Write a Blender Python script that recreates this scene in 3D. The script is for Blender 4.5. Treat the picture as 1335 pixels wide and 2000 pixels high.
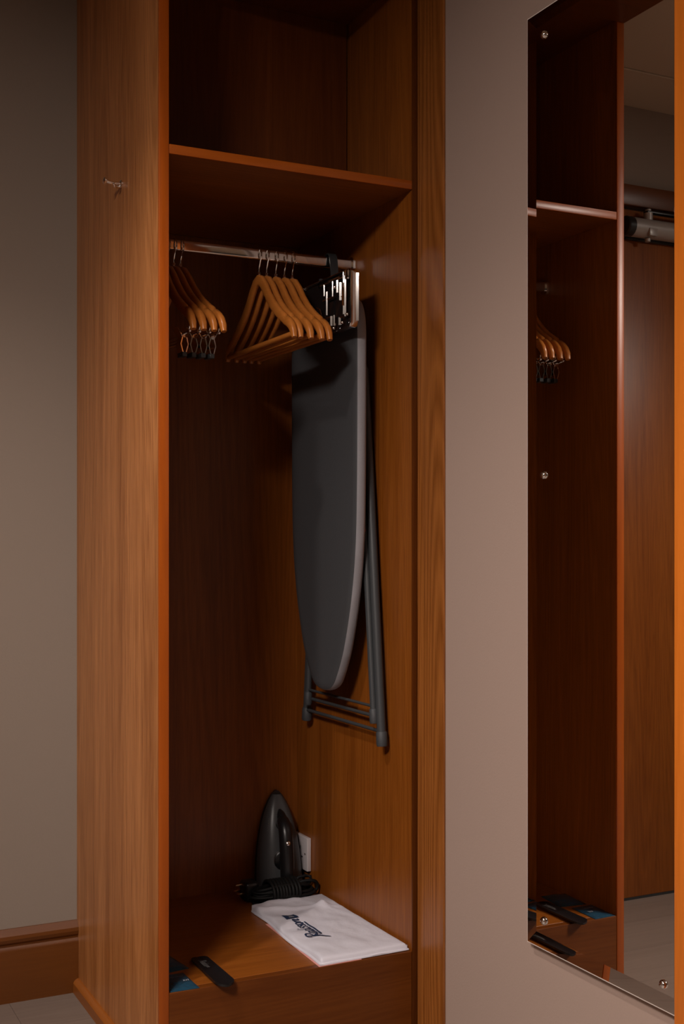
import bpy, bmesh, math, random
from mathutils import Vector, Matrix, noise

random.seed(7)
for o in list(bpy.data.objects):
    bpy.data.objects.remove(o, do_unlink=True)
scene = bpy.context.scene
COL = scene.collection
PI = math.pi

# ------------------------------------------------------------------ camera
cam_d = bpy.data.cameras.new('camera')
cam = bpy.data.objects.new('camera', cam_d)
COL.objects.link(cam)
cam_d.sensor_fit = 'VERTICAL'
cam_d.sensor_height = 36.0
cam_d.sensor_width = 24.03
cam_d.lens = 2370.0 / 2000.0 * 36.0
cam_d.shift_y = 57.0 / 2000.0
cam_d.clip_start = 0.05
cam.location = (0, 0, 1.1)
cam.rotation_euler = (PI / 2, 0, -math.radians(26.5))
scene.camera = cam

# ------------------------------------------------------------------ world, light, exposure
w = bpy.data.worlds.new('world')
scene.world = w
w.use_nodes = True
w.node_tree.nodes['Background'].inputs[0].default_value = (0.9, 0.75, 0.6, 1)
w.node_tree.nodes['Background'].inputs[1].default_value = 0.0
LAMP = (-0.90, 0.50, 2.43)      # flush round ceiling lamp of the room
LAMP_R = 0.34
LAMP_E = 105.0
LAMP_COL = (1.0, 0.88, 0.80)
DOWN = (0.10, 1.85, 2.4465)     # unseen downlight, added to brighten the left panel, casing and walls
DOWN_W = 85.0
ld = bpy.data.lights.new('added_spot', 'SPOT')
ld.energy = DOWN_W; ld.color = LAMP_COL; ld.shadow_soft_size = 0.035
ld.spot_size = math.radians(124); ld.spot_blend = 0.85
lo = bpy.data.objects.new('added_spot', ld); COL.objects.link(lo)
lo.location = (DOWN[0], DOWN[1], DOWN[2] - 0.012)
vs = scene.view_settings
vs.view_transform = 'Standard'
vs.look = 'None'
vs.gamma = 1.0
vs.exposure = 0.0
vs.use_curve_mapping = False

# ------------------------------------------------------------------ materials
def nodes_of(name):
    m = bpy.data.materials.new(name)
    m.use_nodes = True
    nt = m.node_tree
    b = nt.nodes['Principled BSDF']
    return m, nt, b

def simple(name, col, rough=0.5, metal=0.0, spec=0.5, noise_scale=0, noise_amt=0.0, bump=0.0, coat=0.0):
    m, nt, b = nodes_of(name)
    b.inputs['Base Color'].default_value = (*col, 1)
    b.inputs['Roughness'].default_value = rough
    b.inputs['Metallic'].default_value = metal
    b.inputs['Specular IOR Level'].default_value = spec
    b.inputs['Coat Weight'].default_value = coat
    if noise_scale:
        tc = nt.nodes.new('ShaderNodeTexCoord')
        n = nt.nodes.new('ShaderNodeTexNoise')
        n.inputs['Scale'].default_value = noise_scale
        n.inputs['Detail'].default_value = 4
        nt.links.new(tc.outputs['Object'], n.inputs['Vector'])
        if noise_amt:
            mx = nt.nodes.new('ShaderNodeMix')
            mx.data_type = 'RGBA'
            mx.inputs[6].default_value = (*[c * (1 - noise_amt) for c in col], 1)
            mx.inputs[7].default_value = (*[min(1, c * (1 + noise_amt)) for c in col], 1)
            nt.links.new(n.outputs['Fac'], mx.inputs[0])
            nt.links.new(mx.outputs[2], b.inputs['Base Color'])
        if bump:
            bp = nt.nodes.new('ShaderNodeBump')
            bp.inputs['Strength'].default_value = 1.0
            bp.inputs['Distance'].default_value = bump
            nt.links.new(n.outputs['Fac'], bp.inputs['Height'])
            nt.links.new(bp.outputs['Normal'], b.inputs['Normal'])
    return m

def wood(name, light, dark, axis='Z', seed=0.0, rough=0.36, fine=110.0, contrast=1.0, cath=1.0, spec=0.5, rnd=False):
    """veneer: fine streaks, broad tonal bands and wavy cathedral lines running along `axis`"""
    m, nt, b = nodes_of(name)
    L = nt.links
    tc = nt.nodes.new('ShaderNodeTexCoord')
    mp = nt.nodes.new('ShaderNodeMapping')
    s = [1.0, 1.0, 1.0]
    s['XYZ'.index(axis)] = 0.045
    mp.inputs['Scale'].default_value = s
    mp.inputs['Location'].default_value = (seed * 1.7, seed * 2.3, seed * 3.1)
    if rnd:
        oi = nt.nodes.new('ShaderNodeObjectInfo')
        mu = nt.nodes.new('ShaderNodeVectorMath'); mu.operation = 'SCALE'
        mu.inputs[0].default_value = (7, 11, 5)
        L.new(oi.outputs['Random'], mu.inputs['Scale'])
        ad = nt.nodes.new('ShaderNodeVectorMath'); ad.operation = 'ADD'
        L.new(tc.outputs['Object'], ad.inputs[0]); L.new(mu.outputs[0], ad.inputs[1])
        L.new(ad.outputs[0], mp.inputs['Vector'])
    else:
        L.new(tc.outputs['Object'], mp.inputs['Vector'])
    def nz(scale, detail, dist=0.0, rough_=0.55):
        n = nt.nodes.new('ShaderNodeTexNoise')
        n.inputs['Scale'].default_value = scale
        n.inputs['Detail'].default_value = detail
        n.inputs['Roughness'].default_value = rough_
        n.inputs['Distortion'].default_value = dist
        L.new(mp.outputs['Vector'], n.inputs['Vector'])
        return n
    n1 = nz(fine * 1.8, 4.0, 0.5, 0.62)
    n2 = nz(14.0, 3.0, 0.4)
    # growth-ring lines: contour lines of a smooth stretched noise
    n3 = nz(5.5, 1.5, 0.6, 0.4)
    mm = nt.nodes.new('ShaderNodeMath'); mm.operation = 'MULTIPLY'; mm.inputs[1].default_value = 34.0
    L.new(n3.outputs['Fac'], mm.inputs[0])
    fr = nt.nodes.new('ShaderNodeMath'); fr.operation = 'PINGPONG'; fr.inputs[1].default_value = 0.5
    L.new(mm.outputs[0], fr.inputs[0])
    f2 = nt.nodes.new('ShaderNodeMath'); f2.operation = 'MULTIPLY'; f2.inputs[1].default_value = 2.0
    L.new(fr.outputs[0], f2.inputs[0])
    def lin(a, k, c=None):
        q = nt.nodes.new('ShaderNodeMath'); q.operation = 'MULTIPLY_ADD'
        L.new(a, q.inputs[0]); q.inputs[1].default_value = k
        if c is None: q.inputs[2].default_value = 0.0
        elif isinstance(c, float): q.inputs[2].default_value = c
        else: L.new(c, q.inputs[2])
        return q.outputs[0]
    v = lin(n1.outputs['Fac'], 1.05 * contrast, 0.5 - (1.05 * 0.5 + 0.9 * 0.5 + 0.22 * 0.5 * cath) * contrast)
    v = lin(n2.outputs['Fac'], 0.9 * contrast, v)
    v = lin(f2.outputs[0], 0.22 * contrast * cath, v)
    mx = nt.nodes.new('ShaderNodeMix'); mx.data_type = 'RGBA'; mx.clamp_factor = True
    mx.inputs[6].default_value = (*dark, 1)
    mx.inputs[7].default_value = (*light, 1)
    L.new(v, mx.inputs[0])
    L.new(mx.outputs[2], b.inputs['Base Color'])
    b.inputs['Roughness'].default_value = rough
    b.inputs['Specular IOR Level'].default_value = spec
    bp = nt.nodes.new('ShaderNodeBump')
    bp.inputs['Strength'].default_value = 0.25
    bp.inputs['Distance'].default_value = 0.0004
    L.new(n1.outputs['Fac'], bp.inputs['Height'])
    L.new(bp.outputs['Normal'], b.inputs['Normal'])
    return m

WL = (0.300, 0.092, 0.012)
WD = (0.142, 0.035, 0.003)
M = {}
M['wood_out'] = wood('pale oak veneer upright grain', (0.57, 0.24, 0.078), (0.24, 0.076, 0.014), 'Z', 0.0, rough=0.4, contrast=1.25)  # same oak as inside; stronger light on the outer face put into colour
M['wood_v'] = wood('oak veneer upright grain', WL, WD, 'Z', 0.0, spec=0.35)
M['wood_v2'] = wood('oak veneer upright grain, second leaf', WL, WD, 'Z', 4.0, spec=0.35)
M['wood_v3'] = wood('oak veneer upright grain, third leaf', (0.36, 0.125, 0.026), (0.16, 0.045, 0.006), 'Z', 9.0, cath=2.4)
M['wood_up'] = wood('dark red oak veneer', (0.155, 0.040, 0.006), (0.080, 0.017, 0.002), 'Z', 6.0, spec=0.3)  # same oak, darkened: shade of the upper compartment put into the colour
M['wood_x'] = wood('oak veneer cross grain', WL, WD, 'X', 2.0, spec=0.35)
M['edge_dark'] = wood('dark oak edge', (0.105, 0.027, 0.003), (0.060, 0.014, 0.001), 'Z', 5.0, spec=0.25)  # coloured darker than the other edge strips
M['scribe'] = wood('oak scribe moulding', (0.34, 0.105, 0.014), (0.22, 0.06, 0.006), 'Y', 8.0, rough=0.4, contrast=0.7)
M['plinth'] = wood('dark oak plinth veneer', (0.150, 0.042, 0.006), (0.085, 0.020, 0.002), 'X', 7.0, spec=0.3)  # same oak, darkened: weak light on plinth and header put into colour
M['lipping'] = wood('solid oak lipping', (0.3910, 0.0833, 0.0034), (0.2635, 0.0493, 0.0017), 'Z', 3.0, rough=0.33, contrast=0.8)
M['lipping_x'] = wood('solid oak lipping cross', (0.3720, 0.0837, 0.0037), (0.2604, 0.0508, 0.0019), 'X', 3.0, rough=0.33, contrast=0.7)
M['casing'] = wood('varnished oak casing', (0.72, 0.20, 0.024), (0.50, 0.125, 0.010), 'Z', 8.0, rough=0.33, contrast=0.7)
M['casing_x'] = wood('varnished oak casing cross', (0.1425, 0.0435, 0.0053), (0.0938, 0.0248, 0.0023), 'X', 8.0, rough=0.36, contrast=0.7)  # darkened: weak light near the floor put into the skirting's colour
M['hanger_wood'] = wood('varnished hanger wood', (0.53, 0.190, 0.038), (0.35, 0.102, 0.014), 'Y', 5.0, rough=0.3, contrast=0.6, rnd=True)
M['plank'] = wood('pale washed laminate', (0.2028, 0.1590, 0.1313), (0.1521, 0.1152, 0.0945), 'X', 1.0, rough=0.45, fine=45, contrast=0.9, rnd=True)
M['paint_back'] = simple('warm grey wall paint', (0.275, 0.228, 0.188), 0.75, noise_scale=260, noise_amt=0.02, bump=0.0002)  # same paint on all these walls; weaker light put into this colour
M['paint_right'] = simple('rose beige wall paint', (0.368, 0.270, 0.226), 0.72, noise_scale=260, noise_amt=0.02, bump=0.0002)  # same wall paint; stronger light and warm bounce put into this colour
M['paint_room'] = simple('dark taupe wall paint', (0.1000, 0.0825, 0.0700), 0.8, noise_scale=200, noise_amt=0.03)
M['ceiling'] = simple('cream ceiling paint', (0.48, 0.40, 0.31), 0.85, noise_scale=120, noise_amt=0.02)
M['chrome'] = simple('polished chrome', (0.86, 0.84, 0.82), 0.06, 1.0, noise_scale=30, noise_amt=0.02)
M['chrome_soft'] = simple('satin chrome', (0.62, 0.58, 0.55), 0.2, 1.0, noise_scale=30, noise_amt=0.02)
M['black_gloss'] = simple('black gloss plate', (0.012, 0.010, 0.010), 0.08, 0.0, 0.6, noise_scale=40, noise_amt=0.1)
M['black_plastic'] = simple('black plastic', (0.010, 0.010, 0.011), 0.32, noise_scale=60, noise_amt=0.1)
M['hook_plastic'] = simple('dark grey plastic', (0.03, 0.032, 0.034), 0.35, noise_scale=60, noise_amt=0.1)
M['cord'] = simple('black rubber cord', (0.006, 0.006, 0.006), 0.6, 0.0, 0.25, noise_scale=200, noise_amt=0.2)
M['grey_plastic'] = simple('charcoal plastic', (0.075, 0.078, 0.082), 0.33, noise_scale=60, noise_amt=0.08)
M['leg_metal'] = simple('slate powder coat', (0.042, 0.046, 0.050), 0.45, noise_scale=300, noise_amt=0.08)
M['rubber'] = simple('slate rubber', (0.040, 0.043, 0.048), 0.6, noise_scale=200, noise_amt=0.08)
M['brass'] = simple('brass pins', (0.85, 0.6, 0.35), 0.2, 1.0, noise_scale=60, noise_amt=0.05)
M['white_plastic'] = simple('white socket plastic', (0.60, 0.55, 0.56), 0.35, noise_scale=60, noise_amt=0.02)
M['dark_hole'] = simple('dark socket slot', (0.02, 0.02, 0.02), 0.6, noise_scale=60, noise_amt=0.05)
M['bag'] = simple('white laundry cloth', (0.59, 0.585, 0.655), 0.7, noise_scale=55, noise_amt=0.03, bump=0.0012)
M['pink'] = simple('pink paper', (0.66, 0.30, 0.27), 0.6, noise_scale=60, noise_amt=0.03)
M['ink'] = simple('navy print', (0.012, 0.030, 0.075), 0.5, noise_scale=60, noise_amt=0.05)
M['ink_white'] = simple('white print', (0.5, 0.5, 0.52), 0.5, noise_scale=60, noise_amt=0.03)
M['ink_grey'] = simple('grey print', (0.16, 0.16, 0.16), 0.5, noise_scale=60, noise_amt=0.03)
M['packet'] = simple('teal blue sachet', (0.012, 0.050, 0.085), 0.25, 0.0, 0.6, noise_scale=45, noise_amt=0.2, bump=0.002)
M['horn'] = simple('black gloss horn', (0.006, 0.006, 0.007), 0.38, noise_scale=40, noise_amt=0.1)
M['mirror'] = simple('silvered mirror glass', (0.86, 0.85, 0.83), 0.0, 1.0, noise_scale=2, noise_amt=0.005)
M['glass_edge'] = simple('ground glass edge', (0.80, 0.74, 0.68), 0.45, noise_scale=60, noise_amt=0.03)
M['closer'] = simple('silver closer enamel', (0.38, 0.36, 0.34), 0.4, 0.3, noise_scale=60, noise_amt=0.03)
M['rivet'] = simple('red plastic rivet', (0.25, 0.05, 0.04), 0.5, noise_scale=60, noise_amt=0.03)
# ironing board cover: grey metallised cotton
M['cover'] = simple('grey metallised cover', (0.0563, 0.0589, 0.0640), 0.5, 0.0, 0.5, noise_scale=420, noise_amt=0.10, bump=0.0003)
M['cover_rim'] = simple('grey cover hem', (0.27, 0.27, 0.295), 0.5, 0.0, 0.5, noise_scale=420, noise_amt=0.10, bump=0.0003)
def emis(name, col, e):
    m, nt, b = nodes_of(name)
    b.inputs['Base Color'].default_value = (*col, 1)
    b.inputs['Emission Color'].default_value = (*col, 1)
    b.inputs['Emission Strength'].default_value = e
    return m
M['lens'] = emis('added spot lens', LAMP_COL, 4.0)
M['lamp'] = emis('lamp diffuser', LAMP_COL, LAMP_E)

# ------------------------------------------------------------------ helpers
def link(o, parent=None):
    COL.objects.link(o)
    if parent: o.parent = parent
    return o

def origin(p):
    v = Vector((0, 0, 0))
    while p is not None:
        v += p.location
        p = p.parent
    return v

def thing(name, label, cat, loc=(0, 0, 0), group=None, rotz=0.0):
    o = bpy.data.objects.new(name, None)
    o.empty_display_size = 0.05
    o.location = loc
    o.rotation_euler = (0, 0, rotz)
    link(o)
    o['label'] = label; o['category'] = cat
    if group: o['group'] = group
    return o

def struct(o, label=None):
    o['kind'] = 'structure'
    if label: o['label'] = label
    return o

def part(name, bm, mat, parent=None, smooth=True, local=False, label=None, angle=40):
    """bm in world coordinates (or in the parent's own frame when local)"""
    if parent is not None and not local:
        bmesh.ops.translate(bm, verts=bm.verts, vec=-origin(parent))
    bmesh.ops.recalc_face_normals(bm, faces=bm.faces)
    me = bpy.data.meshes.new(name)
    bm.to_mesh(me); bm.free()
    me.materials.append(M[mat] if isinstance(mat, str) else mat)
    if smooth:
        for p in me.polygons: p.use_smooth = True
        me.set_sharp_from_angle(angle=math.radians(angle))
    o = bpy.data.objects.new(name, me)
    link(o, parent)
    if label: o['label'] = label
    return o

def B(): return bmesh.new()

def box(bm, x0, x1, y0, y1, z0, z1, bev=0.0, seg=2):
    vs_ = [bm.verts.new((x, y, z)) for z in (z0, z1) for y in (y0, y1) for x in (x0, x1)]
    idx = [(0, 2, 3, 1), (4, 5, 7, 6), (0, 1, 5, 4), (2, 6, 7, 3), (0, 4, 6, 2), (1, 3, 7, 5)]
    fs = [bm.faces.new([vs_[i] for i in f]) for f in idx]
    if bev > 0:
        es = list({e for f in fs for e in f.edges})
        bmesh.ops.bevel(bm, geom=es, offset=bev, segments=seg, profile=0.5, affect='EDGES')
    return bm

def tube(bm, pts, r, n=8, closed=False, rz=None, cap=True):
    """round tube along pts; r number or list; rz: flatten factor along world-ish normal"""
    pts = [Vector(p) for p in pts]
    N = len(pts)
    rr = r if isinstance(r, (list, tuple)) else [r] * N
    rings = []
    up = None
    for i, p in enumerate(pts):
        if closed: t = pts[(i + 1) % N] - pts[(i - 1) % N]
        else: t = pts[min(i + 1, N - 1)] - pts[max(i - 1, 0)]
        if t.length < 1e-9: t = Vector((0, 0, 1))
        t.normalize()
        if up is None:
            up = Vector((0, 0, 1)) if abs(t.z) < 0.9 else Vector((0, 1, 0))
        a = up - t * up.dot(t)
        if a.length < 1e-5:
            a = t.orthogonal()
        a.normalize(); up = a
        b = t.cross(a)
        ring = []
        for k in range(n):
            an = 2 * PI * k / n
            ring.append(bm.verts.new(p + a * math.cos(an) * rr[i] * (rz or 1.0) + b * math.sin(an) * rr[i]))
        rings.append(ring)
    for i in range(N if closed else N - 1):
        A, C = rings[i], rings[(i + 1) % N]
        for k in range(n):
            bm.faces.new((A[k], A[(k + 1) % n], C[(k + 1) % n], C[k]))
    if cap and not closed:
        bm.faces.new(rings[0][::-1]); bm.faces.new(rings[-1])
    return bm

def lathe(bm, base, axis, prof, n=20):
    """prof: [(dist along axis, radius)]"""
    axis = Vector(axis).normalized(); base = Vector(base)
    a = axis.orthogonal().normalized(); b = axis.cross(a)
    rings = []
    for d, r in prof:
        if r < 1e-6: rings.append([bm.verts.new(base + axis * d)])
        else: rings.append([bm.verts.new(base + axis * d + (a * math.cos(2 * PI * k / n) + b * math.sin(2 * PI * k / n)) * r) for k in range(n)])
    for A, C in zip(rings, rings[1:]):
        if len(A) == 1 and len(C) == 1: continue
        for k in range(n):
            k2 = (k + 1) % n
            if len(A) == 1: bm.faces.new((A[0], C[k], C[k2]))
            elif len(C) == 1: bm.faces.new((A[k], C[0], A[k2]))
            else: bm.faces.new((A[k], C[k], C[k2], A[k2]))
    if len(rings[0]) > 1: bm.faces.new(rings[0])
    if len(rings[-1]) > 1: bm.faces.new(rings[-1][::-1])
    return bm

def loft(bm, rings, cap=True):
    R = [[bm.verts.new(v) for v in r] for r in rings]
    n = len(R[0])
    for A, C in zip(R, R[1:]):
        for k in range(n):
            bm.faces.new((A[k], A[(k + 1) % n], C[(k + 1) % n], C[k]))
    if cap:
        bm.faces.new(R[0][::-1]); bm.faces.new(R[-1])
    return bm

def catmull(pts, m=8, closed=False):
    P = [Vector(p) for p in pts]
    N = len(P); out = []
    for i in range(N if closed else N - 1):
        if closed: p0, p1, p2, p3 = P[i - 1], P[i], P[(i + 1) % N], P[(i + 2) % N]
        else: p0, p1, p2, p3 = P[max(i - 1, 0)], P[i], P[i + 1], P[min(i + 2, N - 1)]
        for k in range(m):
            t = k / m
            out.append(0.5 * ((2 * p1) + (p2 - p0) * t + (2 * p0 - 5 * p1 + 4 * p2 - p3) * t * t + (3 * p1 - p0 - 3 * p2 + p3) * t ** 3))
    if not closed: out.append(P[-1])
    return out

def prism(bm, outline, vec, bev=0.0):
    """closed planar outline (list of 3D points) extruded by vec"""
    a = [bm.verts.new(p) for p in outline]
    b = [bm.verts.new(Vector(p) + Vector(vec)) for p in outline]
    n = len(a)
    fa = bm.faces.new(a); fb = bm.faces.new(b[::-1])
    for k in range(n):
        bm.faces.new((a[k], b[k], b[(k + 1) % n], a[(k + 1) % n]))
    if bev:
        es = list(fa.edges) + list(fb.edges)
        bmesh.ops.bevel(bm, geom=es, offset=bev, segments=2, profile=0.5, affect='EDGES')
    return bm

def extrude_x(bm, prof_yz, x0, x1):
    return prism(bm, [(x0, y, z) for y, z in prof_yz], (x1 - x0, 0, 0))
def extrude_y(bm, prof_xz, y0, y1):
    return prism(bm, [(x, y0, z) for x, z in prof_xz], (0, y1 - y0, 0))

def copy_tree(root, loc, rotz, label, group):
    r = root.copy(); COL.objects.link(r)
    r.location = loc; r.rotation_euler = (0, 0, rotz)
    r['label'] = label; r['group'] = group
    for ch in list(root.children):
        c = ch.copy(); COL.objects.link(c); c.parent = r
        for g in ch.children:
            d = g.copy(); COL.objects.link(d); d.parent = c
    return r

def ribbon(bm, pts2, width, surf, m=6, taper=True):
    """flat pen stroke: pts2 are (a,b) in print space, surf maps (a,b)->3D"""
    P = catmull([(p[0], p[1], 0) for p in pts2], m) if len(pts2) > 2 else [Vector((pts2[0][0] + (pts2[1][0] - pts2[0][0]) * i / 6, pts2[0][1] + (pts2[1][1] - pts2[0][1]) * i / 6, 0)) for i in range(7)]
    prev = None
    N = len(P)
    for i, p in enumerate(P):
        t = P[min(i + 1, N - 1)] - P[max(i - 1, 0)]
        t.normalize()
        n = Vector((-t.y, t.x, 0))
        wd = width * (0.55 + 0.45 * math.sin(PI * (i / (N - 1)) ** 0.8)) if taper else width
        a = p + n * wd * 0.5; b = p - n * wd * 0.5
        cur = (bm.verts.new(surf(a.x, a.y)), bm.verts.new(surf(b.x, b.y)))
        if prev: bm.faces.new((prev[0], prev[1], cur[1], cur[0]))
        prev = cur
    return bm

# pen strokes of the script wordmark, x runs along the line, baseline y=0, x-height 1
SCRIPT = [
    # R
    [(0.75, 1.75), (0.55, 1.0), (0.35, 0.2), (0.25, -0.15)],
    [(0.15, 1.35), (0.45, 1.8), (1.0, 1.95), (1.45, 1.7), (1.3, 1.2), (0.65, 0.9)],
    [(0.65, 0.9), (0.5, 0.3), (-0.2, -0.4), (-0.75, -0.95)],
    [(0.62, 0.9), (0.95, 0.4), (1.35, 0.0)],
    # a
    [(2.25, 0.85), (1.9, 1.0), (1.5, 0.6), (1.5, 0.1), (1.85, 0.05), (2.2, 0.5), (2.35, 0.95)],
    [(2.35, 0.95), (2.2, 0.3), (2.3, 0.0), (2.6, 0.2)],
    # d
    [(3.35, 0.85), (3.0, 1.0), (2.65, 0.6), (2.65, 0.1), (3.0, 0.05), (3.35, 0.5), (3.75, 2.0)],
    [(3.75, 2.0), (3.4, 0.5), (3.4, 0.05), (3.65, 0.15)],
    # i
    [(4.0, 0.95), (3.85, 0.3), (3.9, 0.02), (4.15, 0.15)],
    [(4.18, 1.5), (4.24, 1.66)],
    # s s
    [(4.95, 0.95), (4.6, 0.95), (4.55, 0.68), (4.8, 0.4), (4.7, 0.05), (4.35, 0.05)],
    [(5.65, 0.95), (5.3, 0.95), (5.25, 0.68), (5.5, 0.4), (5.4, 0.05), (5.05, 0.05)],
    # o
    [(6.2, 0.98), (5.85, 0.75), (5.8, 0.2), (6.1, 0.02), (6.45, 0.35), (6.45, 0.85), (6.2, 0.98)],
    # n
    [(6.9, 0.95), (6.75, 0.4), (6.68, 0.0)],
    [(6.75, 0.45), (7.1, 0.95), (7.35, 0.9), (7.25, 0.35), (7.3, 0.02), (7.6, 0.2)],
    # underline swash
    [(1.35, 0.0), (1.0, -0.35), (2.6, -0.42), (4.6, -0.42), (6.1, -0.40), (6.25, -0.30)],
]

# ================================================================== STRUCTURE
XL, XLI = 0.7468, 0.7679        # wardrobe left panel outer / inner face
XR = 1.3235                     # right panel inner face
XW = 1.3416                     # right wall plane
YF = 2.3091                     # wardrobe front
YB = 2.920                      # wardrobe back panel face
YW = 2.955                      # back wall
ZC = 2.4465
XMIN, YMIN = -3.2, -3.0
ZB = 0.2017                     # wardrobe base top
XM = 1.3278                     # mirror face
XP, YP = -0.58, 1.10            # corner of the corridor's left wall block

# floor with planks
fl = part('floor', box(B(), XMIN, XW, YMIN, YW, -0.06, -0.010), 'dark_hole', smooth=False)
struct(fl, 'pale laminate floor')
pw, pl = 0.192, 1.26
iy = 0
y = YW - 0.05
rowy = YW
while rowy > YMIN + 0.01:
    y1 = rowy; y0 = max(rowy - pw, YMIN)
    off = (iy * 0.47) % pl
    x = XMIN - off
    while x < XW:
        xa, xb = max(x, XMIN), min(x + pl, XW)
        if xb - xa > 0.02 and not (y0 > YP and xb < XP):
            bm = box(B(), xa + 0.0004, xb - 0.0004, y0 + 0.0004, y1 - 0.0004, -0.012, 0.0)
            part('plank', bm, 'plank', fl, smooth=False)
        x += pl
    rowy -= pw; iy += 1

struct(part('wall_back', box(B(), XMIN - 0.1, XW + 0.1, YW, YW + 0.1, -0.06, ZC + 0.1), 'paint_back', smooth=False), 'painted wall beside the wardrobe, coloured for dimmer light')
struct(part('wall_right', box(B(), XW, XW + 0.1, YMIN - 0.1, YW, -0.06, ZC + 0.1), 'paint_right', smooth=False), 'painted wall behind the mirror, coloured for brighter warm light')
struct(part('wall_left', box(B(), XMIN + 0.001, XP, YP, YW - 0.001, -0.009, ZC - 0.001), 'paint_back', smooth=False), 'painted corridor wall opposite the mirror')
struct(part('wall_far_left', box(B(), XMIN - 0.1, XMIN, YMIN, YW, -0.06, ZC + 0.1), 'paint_room', smooth=False))
struct(part('wall_front', box(B(), XMIN, XW, YMIN - 0.1, YMIN, -0.06, ZC + 0.1), 'paint_room', smooth=False))
cl = part('ceiling', box(B(), XMIN, XW, YMIN, YW, ZC, ZC + 0.1), 'ceiling', smooth=False)
struct(cl, 'cream ceiling')
part('ceiling_border', box(B(), XMIN, XW, 2.725, YW, ZC - 0.006, ZC, 0.002, 1), 'ceiling', cl, smooth=False)

# moulded skirting
def skirt_prof(yw, s=1.0):
    return [(yw, 0.0), (yw - 0.018, 0.0), (yw - 0.018, 0.122), (yw - 0.0155, 0.128), (yw - 0.0115, 0.132),
            (yw - 0.0115, 0.136), (yw - 0.0165, 0.142), (yw - 0.0185, 0.150), (yw - 0.0165, 0.158), (yw - 0.010, 0.165), (yw - 0.004, 0.1725), (yw, 0.1725)]
struct(part('baseboard_back', extrude_x(B(), skirt_prof(YW), 0.42, XL - 0.0002), 'casing_x', angle=25), 'moulded oak skirting on the back wall')
# door in the back wall (seen in the mirror)
d1 = bpy.data.objects.new('door_1', None); link(d1); d1.location = (-0.11, YW, 0)
struct(d1, 'oak veneered door with overhead closer in the back wall')
part('door_leaf', box(B(), -0.455, 0.335, YW - 0.022, YW - 0.001, 0.008, 2.115, 0.002), 'wood_v2', d1)
part('casing', box(B(), 0.34, 0.415, YW - 0.034, YW - 0.001, 0.0, 2.125, 0.004), 'casing', d1)
part('casing', box(B(), -0.535, -0.460, YW - 0.034, YW - 0.001, 0.0, 2.125, 0.004), 'casing', d1)
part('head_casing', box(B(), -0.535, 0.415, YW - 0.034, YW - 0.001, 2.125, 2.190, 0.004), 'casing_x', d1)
part('gap_shade', box(B(), -0.455, 0.335, YW - 0.021, YW - 0.001, 0.0003, 0.008), 'dark_hole', d1, smooth=False)  # dark strip standing in for shade in the gap under the door
hd = part('door_handle', lathe(B(), (-0.40, YW - 0.022, 1.02), (0, -1, 0), [(0, 0.026), (0.008, 0.026), (0.010, 0.010), (0.05, 0.010), (0.05, 0.0)]), 'chrome_soft', d1)
part('lever', tube(B(), catmull([(-0.40, YW - 0.066, 1.02), (-0.36, YW - 0.068, 1.02), (-0.28, YW - 0.068, 1.018)], 6), 0.009, 10), 'chrome_soft', hd)
# closer
cb = B()
yc = YW - 0.022
tube(cb, [(0.236, yc - 0.036, 2.052), (0.0, yc - 0.036, 2.052)], 0.029, 20)
co = part('door_closer', cb, 'closer', d1)
part('closer_cap', lathe(B(), (0.236, yc - 0.036, 2.052), (1, 0, 0), [(0, 0.0305), (0.022, 0.0305), (0.026, 0.027), (0.026, 0)]), 'black_plastic', co)
part('closer_backplate', box(B(), 0.0, 0.236, yc - 0.012, yc, 2.020, 2.092, 0.002), 'black_plastic', co)
part('closer_valve', box(B(), 0.158, 0.188, yc - 0.068, yc - 0.055, 2.024, 2.048, 0.002), 'closer', co)
part('closer_valve', lathe(B(), (0.173, yc - 0.040, 2.022), (0, 0, -1), [(0, 0.009), (0.010, 0.008), (0.011, 0)]), 'closer', co)
part('closer_spindle', lathe(B(), (0.168, yc - 0.036, 2.078), (0, 0, 1), [(0, 0.014), (0.022, 0.014), (0.023, 0.009), (0.034, 0.009), (0.034, 0)]), 'closer', co)
part('closer_arm', box(B(), -0.16, 0.178, yc - 0.046, yc - 0.026, 2.100, 2.106, 0.001), 'black_plastic', co)

# second door in the right wall: near casing edge at the right of the picture
d2 = bpy.data.objects.new('door_2', None); link(d2); d2.location = (XW, 0.95, 0)
struct(d2, 'varnished oak door frame beside the mirror')
CX = 1.2836
part('casing', box(B(), CX, XW - 0.0005, 1.352, 1.437, 0.0, 2.20, 0.003), 'casing', d2)
part('casing', box(B(), CX, XW - 0.0005, 0.462, 0.547, 0.0, 2.20, 0.003), 'casing', d2)
part('head_casing', box(B(), CX, XW - 0.0005, 0.462, 1.437, 2.20, 2.285, 0.003), 'casing', d2)
part('door_leaf', box(B(), XW - 0.012, XW - 0.0005, 0.55, 1.349, 0.006, 2.197, 0.002), 'wood_v', d2)
part('plinth_block', box(B(), CX - 0.006, XW - 0.0006, 1.348, 1.460, 0.0, 0.328, 0.003), 'casing', d2)
part('plinth_block', box(B(), CX - 0.006, XW - 0.0006, 0.440, 0.551, 0.0, 0.328, 0.003), 'casing', d2)

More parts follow.
